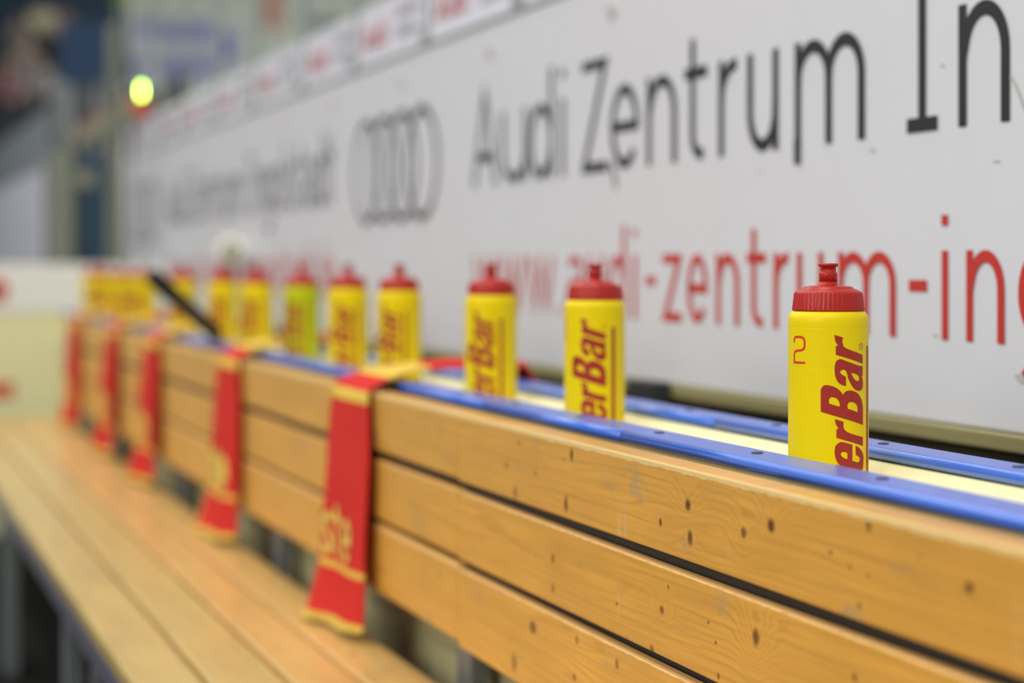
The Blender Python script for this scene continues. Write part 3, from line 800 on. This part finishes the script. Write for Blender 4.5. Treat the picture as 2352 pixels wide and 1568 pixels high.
# ------------------------------------------------------------------ sticks
def stick(name, p0, p1, w_, h_, m, label):
    d = (p1 - p0); L = d.length; d.normalize(); u = d.cross(Vector((0, 0, 1))).normalized(); v = u.cross(d)
    bm = bmesh.new()
    vs = box(bm, -w_ / 2, w_ / 2, 0, L, -h_ / 2, h_ / 2, bev=.004)
    R = Matrix((u, d, v)).transposed().to_4x4(); R.translation = p0
    bm.transform(R); return bm, R, L
pA, pB = at(349, 633, 4.08), at(503, 773, 4.25)
bm, R, L = stick('s', pB, pA, .020, .031, M['stickb'], '')
st = link('hockey_stick', bm, M['stickb']); rebase(st, tuple(pB))
tag(st, 'black hockey stick shaft resting on the blue rail and slanting up over the bottles', 'hockey stick')
bm = bmesh.new(); box(bm, -.0115, .0115, L - .08, L + .003, -.017, .017, bev=.005); bm.transform(R)
child(link('taped_grip', bm, mat('black_tape', (.02, .022, .02), .9)), st)
# taped stick leaning against the board
q0 = at(531, 577, 5.95); q1 = Vector((1.085, q0.y + .12, .02))
tw = link('hockey_stick', stick('s', q1, q0, .02, .03, None, '')[0], M['olivewood']); rebase(tw, tuple(q1))
tag(tw, 'stick with white taped knob leaning behind the trough against the white board', 'hockey stick')
bm = bmesh.new()
lathe(bm, [(.018, -.09), (.023, -.085), (.026, -.045), (.040, -.03), (.046, -.012), (.044, .006), (.034, .018), (.012, .021)], 28)
dirv = (at(545, 567, 5.6) - q0).normalized()
q = Vector((0, 0, 1)).rotation_difference(Vector((-.25, -.85, .25)).normalized()).to_matrix().to_4x4(); q.translation = q0
bm.transform(q); kb = child(link('knob', bm, M['tape'], smooth=True), tw); kb['label'] = 'knob wrapped in white tape'
bm = bmesh.new(); lathe(bm, [(.001, .0212), (.027, .0195), (.027, .0235), (.001, .0245)], 20); bm.transform(Matrix.Translation((0, 0, 0)) @ q)
child(link('butt_end', bm, M['olivewood'], smooth=True), tw)['label'] = 'bare olive wooden end'

# ------------------------------------------------------------------ end of the bench: white panel over cream kick plate
YE = 7.28
pn = empty('end_panel', (0, YE, 0)); tag(pn, 'white panel over a cream kick plate closing off the far end of the bench', 'panel')
def pp(name, dims, m, lab=None, bev=.003):
    bm = bmesh.new(); box(bm, *dims, bev=bev); o = child(link(name, bm, m), pn)
    if lab: o['label'] = lab
    return o
pp('upper_panel', (-1.6, 1.132, YE, YE + .05, .8285, 1.004), mat('end_white', (.92, .95, .88), .45), 'white upper panel')
pp('kick_plate', (-1.6, 1.132, YE - .004, YE + .05, .012, .823), mat('end_cream', (.92, .90, .52), .45), 'cream kick plate')
pp('dividing_strip', (-1.6, 1.132, YE - .006, YE + .05, .8235, .828), mat('end_grey', (.5, .53, .52), .5))
bm = bmesh.new(); x = -.42
for ch in 'audizentrum':
    ww = {'m': .03, 't': .014, 'r': .014, 'i': .006}.get(ch, .019)
    for s in glyph(ch, ww, .022, .031, .005): stroke_faces(bm, s, .005, lambda X, Y, x=x: Vector((x + X - .10, YE - .0012, .925 + Y)))
    x += ww + .006
child(link('lettering', bm, M['greyprint'], recalc=False), pn)['label'] = 'small grey lettering'
bm = bmesh.new(); lathe(bm, [(.001, 0), (.045, 0), (.045, .002), (.001, .002)], 30)
bm.transform(Matrix.Translation((at(-8, 668, 7.0).x, YE - .0005, .908)) @ Matrix.Rotation(math.pi / 2, 4, 'X'))
child(link('red_disc', bm, M['redprint']), pn)['label'] = 'red round emblem'
bm = bmesh.new(); xs_ = at(42, 910, 6.9).x; box(bm, xs_ - .55, xs_, YE - .006, YE - .0045, .515, .575)
child(link('red_sticker', bm, mat('orange_red', (.72, .16, .07), .5)), pn)['label'] = 'orange red sticker'

# ------------------------------------------------------------------ lamp at the end of the board
lp = at(325, 205, 7.70)
lam = empty('signal_lamp', (lp.x, lp.y, 0)); tag(lam, 'small glowing green yellow lamp with red base at the far end of the board', 'lamp')
def lpart(name, bm, m, lab=None):
    o = child(link(name, bm, m, smooth=True), lam)
    if lab: o['label'] = lab
    return o
bm = bmesh.new(); tube(bm, [(lp.x, lp.y, 0), (lp.x, lp.y, lp.z - .12)], .012, 14); lpart('pole', bm, M['postm'])
bm = bmesh.new(); lathe(bm, [(.013, -.12), (.032, -.112), (.036, -.05), (.030, -.035), (.01, -.034)], 24); bm.transform(Matrix.Translation(lp)); lpart('lamp_base', bm, mat('lamp_red', (.75, .12, .05), .4), 'orange red base')
bm = bmesh.new(); lathe(bm, [(.002, -.033), (.005, -.026), (.006, 0), (.005, .016), (.002, .020)], 24); bm.transform(Matrix.Translation(lp))
lpart('lens', bm, mat('lamp_glow', (.5, .9, .1), .4, emis=(.55, 1.0, .10), estr=26), 'glowing green yellow lens')

# ------------------------------------------------------------------ far background on the left
def slab(name, px0, px1, py0, py1, Z, th, m, lab, cat, group=None, par=None, bev=.01):
    """upright block whose front face spans the given columns and rows at depth Z, facing down the hall"""
    a = at((px0 + px1) / 2, (py0 + py1) / 2, Z); y = a.y
    def xat(px):
        t = (px - 1176) / F; return y * (t * CT + ST) / (CT - t * ST)
    x0, x1 = xat(px0), xat(px1); z0 = EYE + (HY - py1) / F * Z; z1 = EYE + (HY - py0) / F * Z
    bm = bmesh.new(); box(bm, x0, x1, y, y + th, max(0, z0), z1, bev=bev)
    o = link(name, bm, m)
    if par: return child(o, par)
    rebase(o); tag(o, lab, cat, group); return o
gm = lambda n, c, r=.7: mat(n, c, r, var=.12, bscale=3)
def yp(px): return yK(px, KW)
def stretch(name, px0, px1, s0, s1, m, lab, cat, th=.05, off=0.0, ground=False):
    """long level strip continuing the line of the rink board, between two image slopes"""
    ya, yb = yp(px1), min(27.0, yp(px0))
    bm = bmesh.new(); box(bm, XW + off, XW + off + th, ya, yb, 0 if ground else EYE + s0 * KW, EYE + s1 * KW, bev=.003)
    o = link(name, bm, m); rebase(o); tag(o, lab, cat); return o
def legs(o, xs, y, ztop, r=.02, m=None):
    for x in xs:
        bm = bmesh.new(); tube(bm, [(x, y, 0), (x, y, ztop)], r, 10); child(link('support_leg', bm, m or M['postm'], smooth=True), o)
stretch('board_with_reflection', -230, 106, 0, .50, gm('lavender_board_reflection', (.80, .80, .86)), 'pale lavender board with built-in glass reflection, in the left background', 'board', ground=True)  # upper part is a glass reflection built into the board's height
stretch('reflection_pane', -230, 106, .503, .80, gm('reflection_grey', (.28, .31, .32)), 'grey pane with painted reflection, standing on the pale lavender board', 'pane', th=.02, off=.01)  # opaque grey stands in for reflections in the glass
slab('column', 110, 172, 352, 1600, 9.6, .2, gm('olive_column', (.25, .26, .20)), 'wide olive grey column left of the dark blue door', 'column')
dr = slab('door', 172, 290, 352, 1600, 9.75, .05, gm('blue_door', (.038, .085, .13)), 'dark blue door with a pale notice beside the end of the board', 'door')
bm = bmesh.new(); n0 = at(172, 428, 9.72); n1 = at(216, 392, 9.72); box(bm, n0.x, n1.x, dr.location.y - .03, dr.location.y - .026, n0.z, n1.z)
child(link('notice', bm, gm('notice_paper', (.40, .40, .28))), dr)['label'] = 'pale notice'
bm = bmesh.new(); h0 = at(262, 520, 9.7); tube(bm, [(h0.x, dr.location.y - .05, h0.z - .06), (h0.x, dr.location.y - .05, h0.z + .06)], .012, 10); child(link('handle', bm, M['postm'], smooth=True), dr)
slab('post', 249, 280, 55, 1600, 8.4, .06, gm('olive_post', (.20, .21, .16)), 'tall olive grey post beside the glowing lamp', 'post')
slab('post', 128, 156, 188, 1600, 10.4, .06, gm('grey_post', (.20, .22, .21)), 'shorter grey post behind the wide olive grey column', 'post')
hp = slab('blue_panel', 138, 246, 50, 192, 15.0, .05, gm('navy_panel', (.018, .050, .11)), 'dark blue panel standing high in the left background', 'panel')
legs(hp, [hp.location.x - .1, hp.location.x + .1], hp.location.y, hp.location.z + .05)
hq = slab('blue_panel', 279, 296, 24, 190, 15.2, .05, gm('navy_panel_b', (.012, .045, .08)), 'narrow dark blue panel beside the tall olive post', 'panel')
legs(hq, [hq.location.x], hq.location.y, hq.location.z + .05)
gs = slab('green_sign', 264, 291, -40, 18, 15.6, .05, gm('green_sign', (.12, .20, .01)), 'green sign above the narrow dark blue panel', 'sign')
legs(gs, [gs.location.x], gs.location.y, gs.location.z + .05)
# level rails beyond the end of the board
for (s0, s1, pa, pb, m_, lab) in ((.525, .590, 128, 288, gm('rail_beige', (.40, .37, .23)), 'beige level rail in the left background, between the column and the lamp'),
                                  (.600, .650, 150, 255, gm('rail_red', (.30, .13, .09)), 'dull red level rail just above the beige one')):
    o = stretch('handrail', pa, pb, s0, s1, m_, lab, 'handrail', th=.03, off=.005 if s0 < .55 else .06)
    legs(o, [o.location.x], yp(pa) - .1, o.location.z + .02, .012)
    legs(o, [o.location.x], yp(pb) + .1, o.location.z + .02, .012)
stretch('stair_wall', 158, 250, 0, .74, gm('stair_olive', (.10, .11, .09)), 'dark olive wall behind the dull red rail', 'wall panel', off=.35, ground=True)
# far banner with blue marks seen through the panes
yb = 27.5
bn = slab('far_banner', 305, 566, 42, 205, 26.5, .05, gm('far_banner', (.40, .40, .45)), 'pale far banner with blue marks seen through the panes', 'banner')
bm = bmesh.new()
for (px, py, wq, hq) in ((338, 66, 26, 30), (400, 72, 34, 34), (466, 68, 34, 40), (333, 150, 26, 16), (402, 158, 32, 50), (466, 148, 34, 34), (523, 104, 28, 70)):
    a, b_ = at(px - wq / 2, py + hq / 2, 26.4), at(px + wq / 2, py - hq / 2, 26.4)
    box(bm, a.x, b_.x, bn.location.y - .06, bn.location.y - .03, a.z, b_.z)
legs(bn, [bn.location.x - .7, bn.location.x + .7], bn.location.y + .03, bn.location.z + .05)
child(link('blue_marks', bm, mat('banner_blue', (.05, .07, .34), .6)), bn)['label'] = 'blue marks'
fs = slab('far_sign', 606, 650, -40, 66, 26.0, .05, gm('far_red', (.34, .15, .12)), 'dull red far sign seen through the panes', 'sign')
fb = slab('far_beam', 690, 790, 40, 66, 25.0, .1, gm('far_beam', (.10, .12, .13)), 'dark far beam seen through the panes above the signs', 'beam')
fl = slab('far_light_panel', 300, 380, -40, 30, 26.8, .05, gm('far_pale', (.50, .51, .42)), 'pale far panel above the banner with blue marks', 'panel')

for q_ in (fs, fb, fl): legs(q_, [q_.location.x], q_.location.y + .03, q_.location.z + .05)
# spectators in the far stand
skin = mat('skin', (.26, .16, .12), .6); hairm = mat('dark_hair', (.03, .02, .015), .8)
def spectator(loc, s, jacket, trousers, label, lean=0):
    """a seated figure: one skinned body with coloured clothing as children"""
    root = empty('person', loc)
    def skinned(name, verts, edges_, rad, m):
        me = bpy.data.meshes.new(name); me.from_pydata([Vector(v) * s for v in verts], edges_, []); me.materials.append(m)
        o = bpy.data.objects.new(name, me); C.objects.link(o); o.parent = root
        sk_ = o.modifiers.new('skin', 'SKIN'); 
        for i, r in enumerate(rad): me.skin_vertices[0].data[i].radius = (r[0] * s, r[1] * s)
        me.skin_vertices[0].data[0].use_root = True
        ss = o.modifiers.new('sub', 'SUBSURF'); ss.levels = 1; ss.render_levels = 2
        for p in me.polygons: p.use_smooth = True
        return o
    V = [(0, 0, .46), (0, .02, .62), (0, .03, .80), (0, .02, .97), (0, -.01, 1.06), (0, -.02, 1.14), (0, -.02, 1.22),
         (-.17, .02, .95), (-.22, -.06, .74), (-.13, -.26, .62), (-.07, -.33, .62), (.17, .02, .95), (.22, -.06, .74), (.13, -.26, .62), (.07, -.33, .62),
         (-.10, -.05, .45), (-.12, -.42, .47), (-.12, -.44, .10), (-.12, -.54, .06), (.10, -.05, .45), (.12, -.42, .47), (.12, -.44, .10), (.12, -.54, .06)]
    E = [(0, 1), (1, 2), (2, 3), (3, 4), (4, 5), (5, 6), (3, 7), (7, 8), (8, 9), (9, 10), (3, 11), (11, 12), (12, 13), (13, 14), (0, 15), (15, 16), (16, 17), (17, 18), (0, 19), (19, 20), (20, 21), (21, 22)]
    Rr = [(.15, .11), (.14, .10), (.15, .11), (.13, .09), (.05, .05), (.09, .10), (.07, .08), (.06, .06), (.05, .05), (.035, .035), (.04, .02), (.06, .06), (.05, .05), (.035, .035), (.04, .02),
          (.09, .08), (.065, .065), (.045, .045), (.04, .03), (.09, .08), (.065, .065), (.045, .045), (.04, .03)]
    skinned('body', V, E, Rr, skin)
    jv = [V[i] for i in (0, 1, 2, 3, 7, 8, 9, 11, 12, 13)]
    skinned('jacket', jv, [(0, 1), (1, 2), (2, 3), (3, 4), (4, 5), (5, 6), (3, 7), (7, 8), (8, 9)], [(.175, .13), (.165, .125), (.175, .13), (.15, .11), (.085, .085), (.07, .07), (.052, .052), (.085, .085), (.07, .07), (.052, .052)], jacket)
    tv = [V[i] for i in (0, 15, 16, 17, 19, 20, 21)]
    skinned('trousers', tv, [(0, 1), (1, 2), (2, 3), (0, 4), (4, 5), (5, 6)], [(.16, .12), (.10, .095), (.082, .082), (.065, .065), (.10, .095), (.082, .082), (.065, .065)], trousers)
    skinned('hair', [(0, .02, 1.17), (0, .015, 1.25)], [(0, 1)], [(.095, .085), (.085, .09)], hairm)
    tag(root, label, 'person', 'spectators in the far stand')
    return root
jb = lambda n, c: mat(n, c, .8)
darkj = jb('dark_trousers', (.03, .035, .045))
people = [(14, 205, jb('j_grey_red', (.20, .09, .10)), 'person seated in the far stand, leftmost in a reddish grey top'),
          (86, 196, jb('j_grey', (.24, .23, .23)), 'person seated in the far stand in a light grey top, right of the reddish one'),
          (98, 52, jb('j_cream', (.62, .60, .36)), 'person seated high in the far stand in a cream yellow top'),
          (146, 72, jb('j_brown', (.30, .22, .19)), 'person seated high in the far stand in a brown top beside the blue panel'),
          (42, 92, jb('j_dark', (.10, .10, .09)), 'person seated high in the far stand in a dark top, left of the cream one'),
          (58, 145, jb('j_olive', (.13, .12, .10)), 'person seated midway in the far stand in a dark olive top')]
st_rows = {}
for (px, py, jk, lab) in people:
    Z = 30.0 + (205 - py) / 150 * 8.0
    p = at(px, py, Z)
    spectator((p.x, p.y, p.z - .78), 1.0, jk, darkj, lab)
    st_rows.setdefault(round(p.z - .78 + .28, 3), p.y)
# terrace steps carrying them
bm = bmesh.new()
for z, y in sorted(st_rows.items()):
    box(bm, -9, 5.3, y - .02, 39.9, 0, z + .03)
o = link('terrace', bm, gm('terrace_concrete', (.030, .040, .045))); tag(o, kind='structure')
o.name = 'wall_terrace'
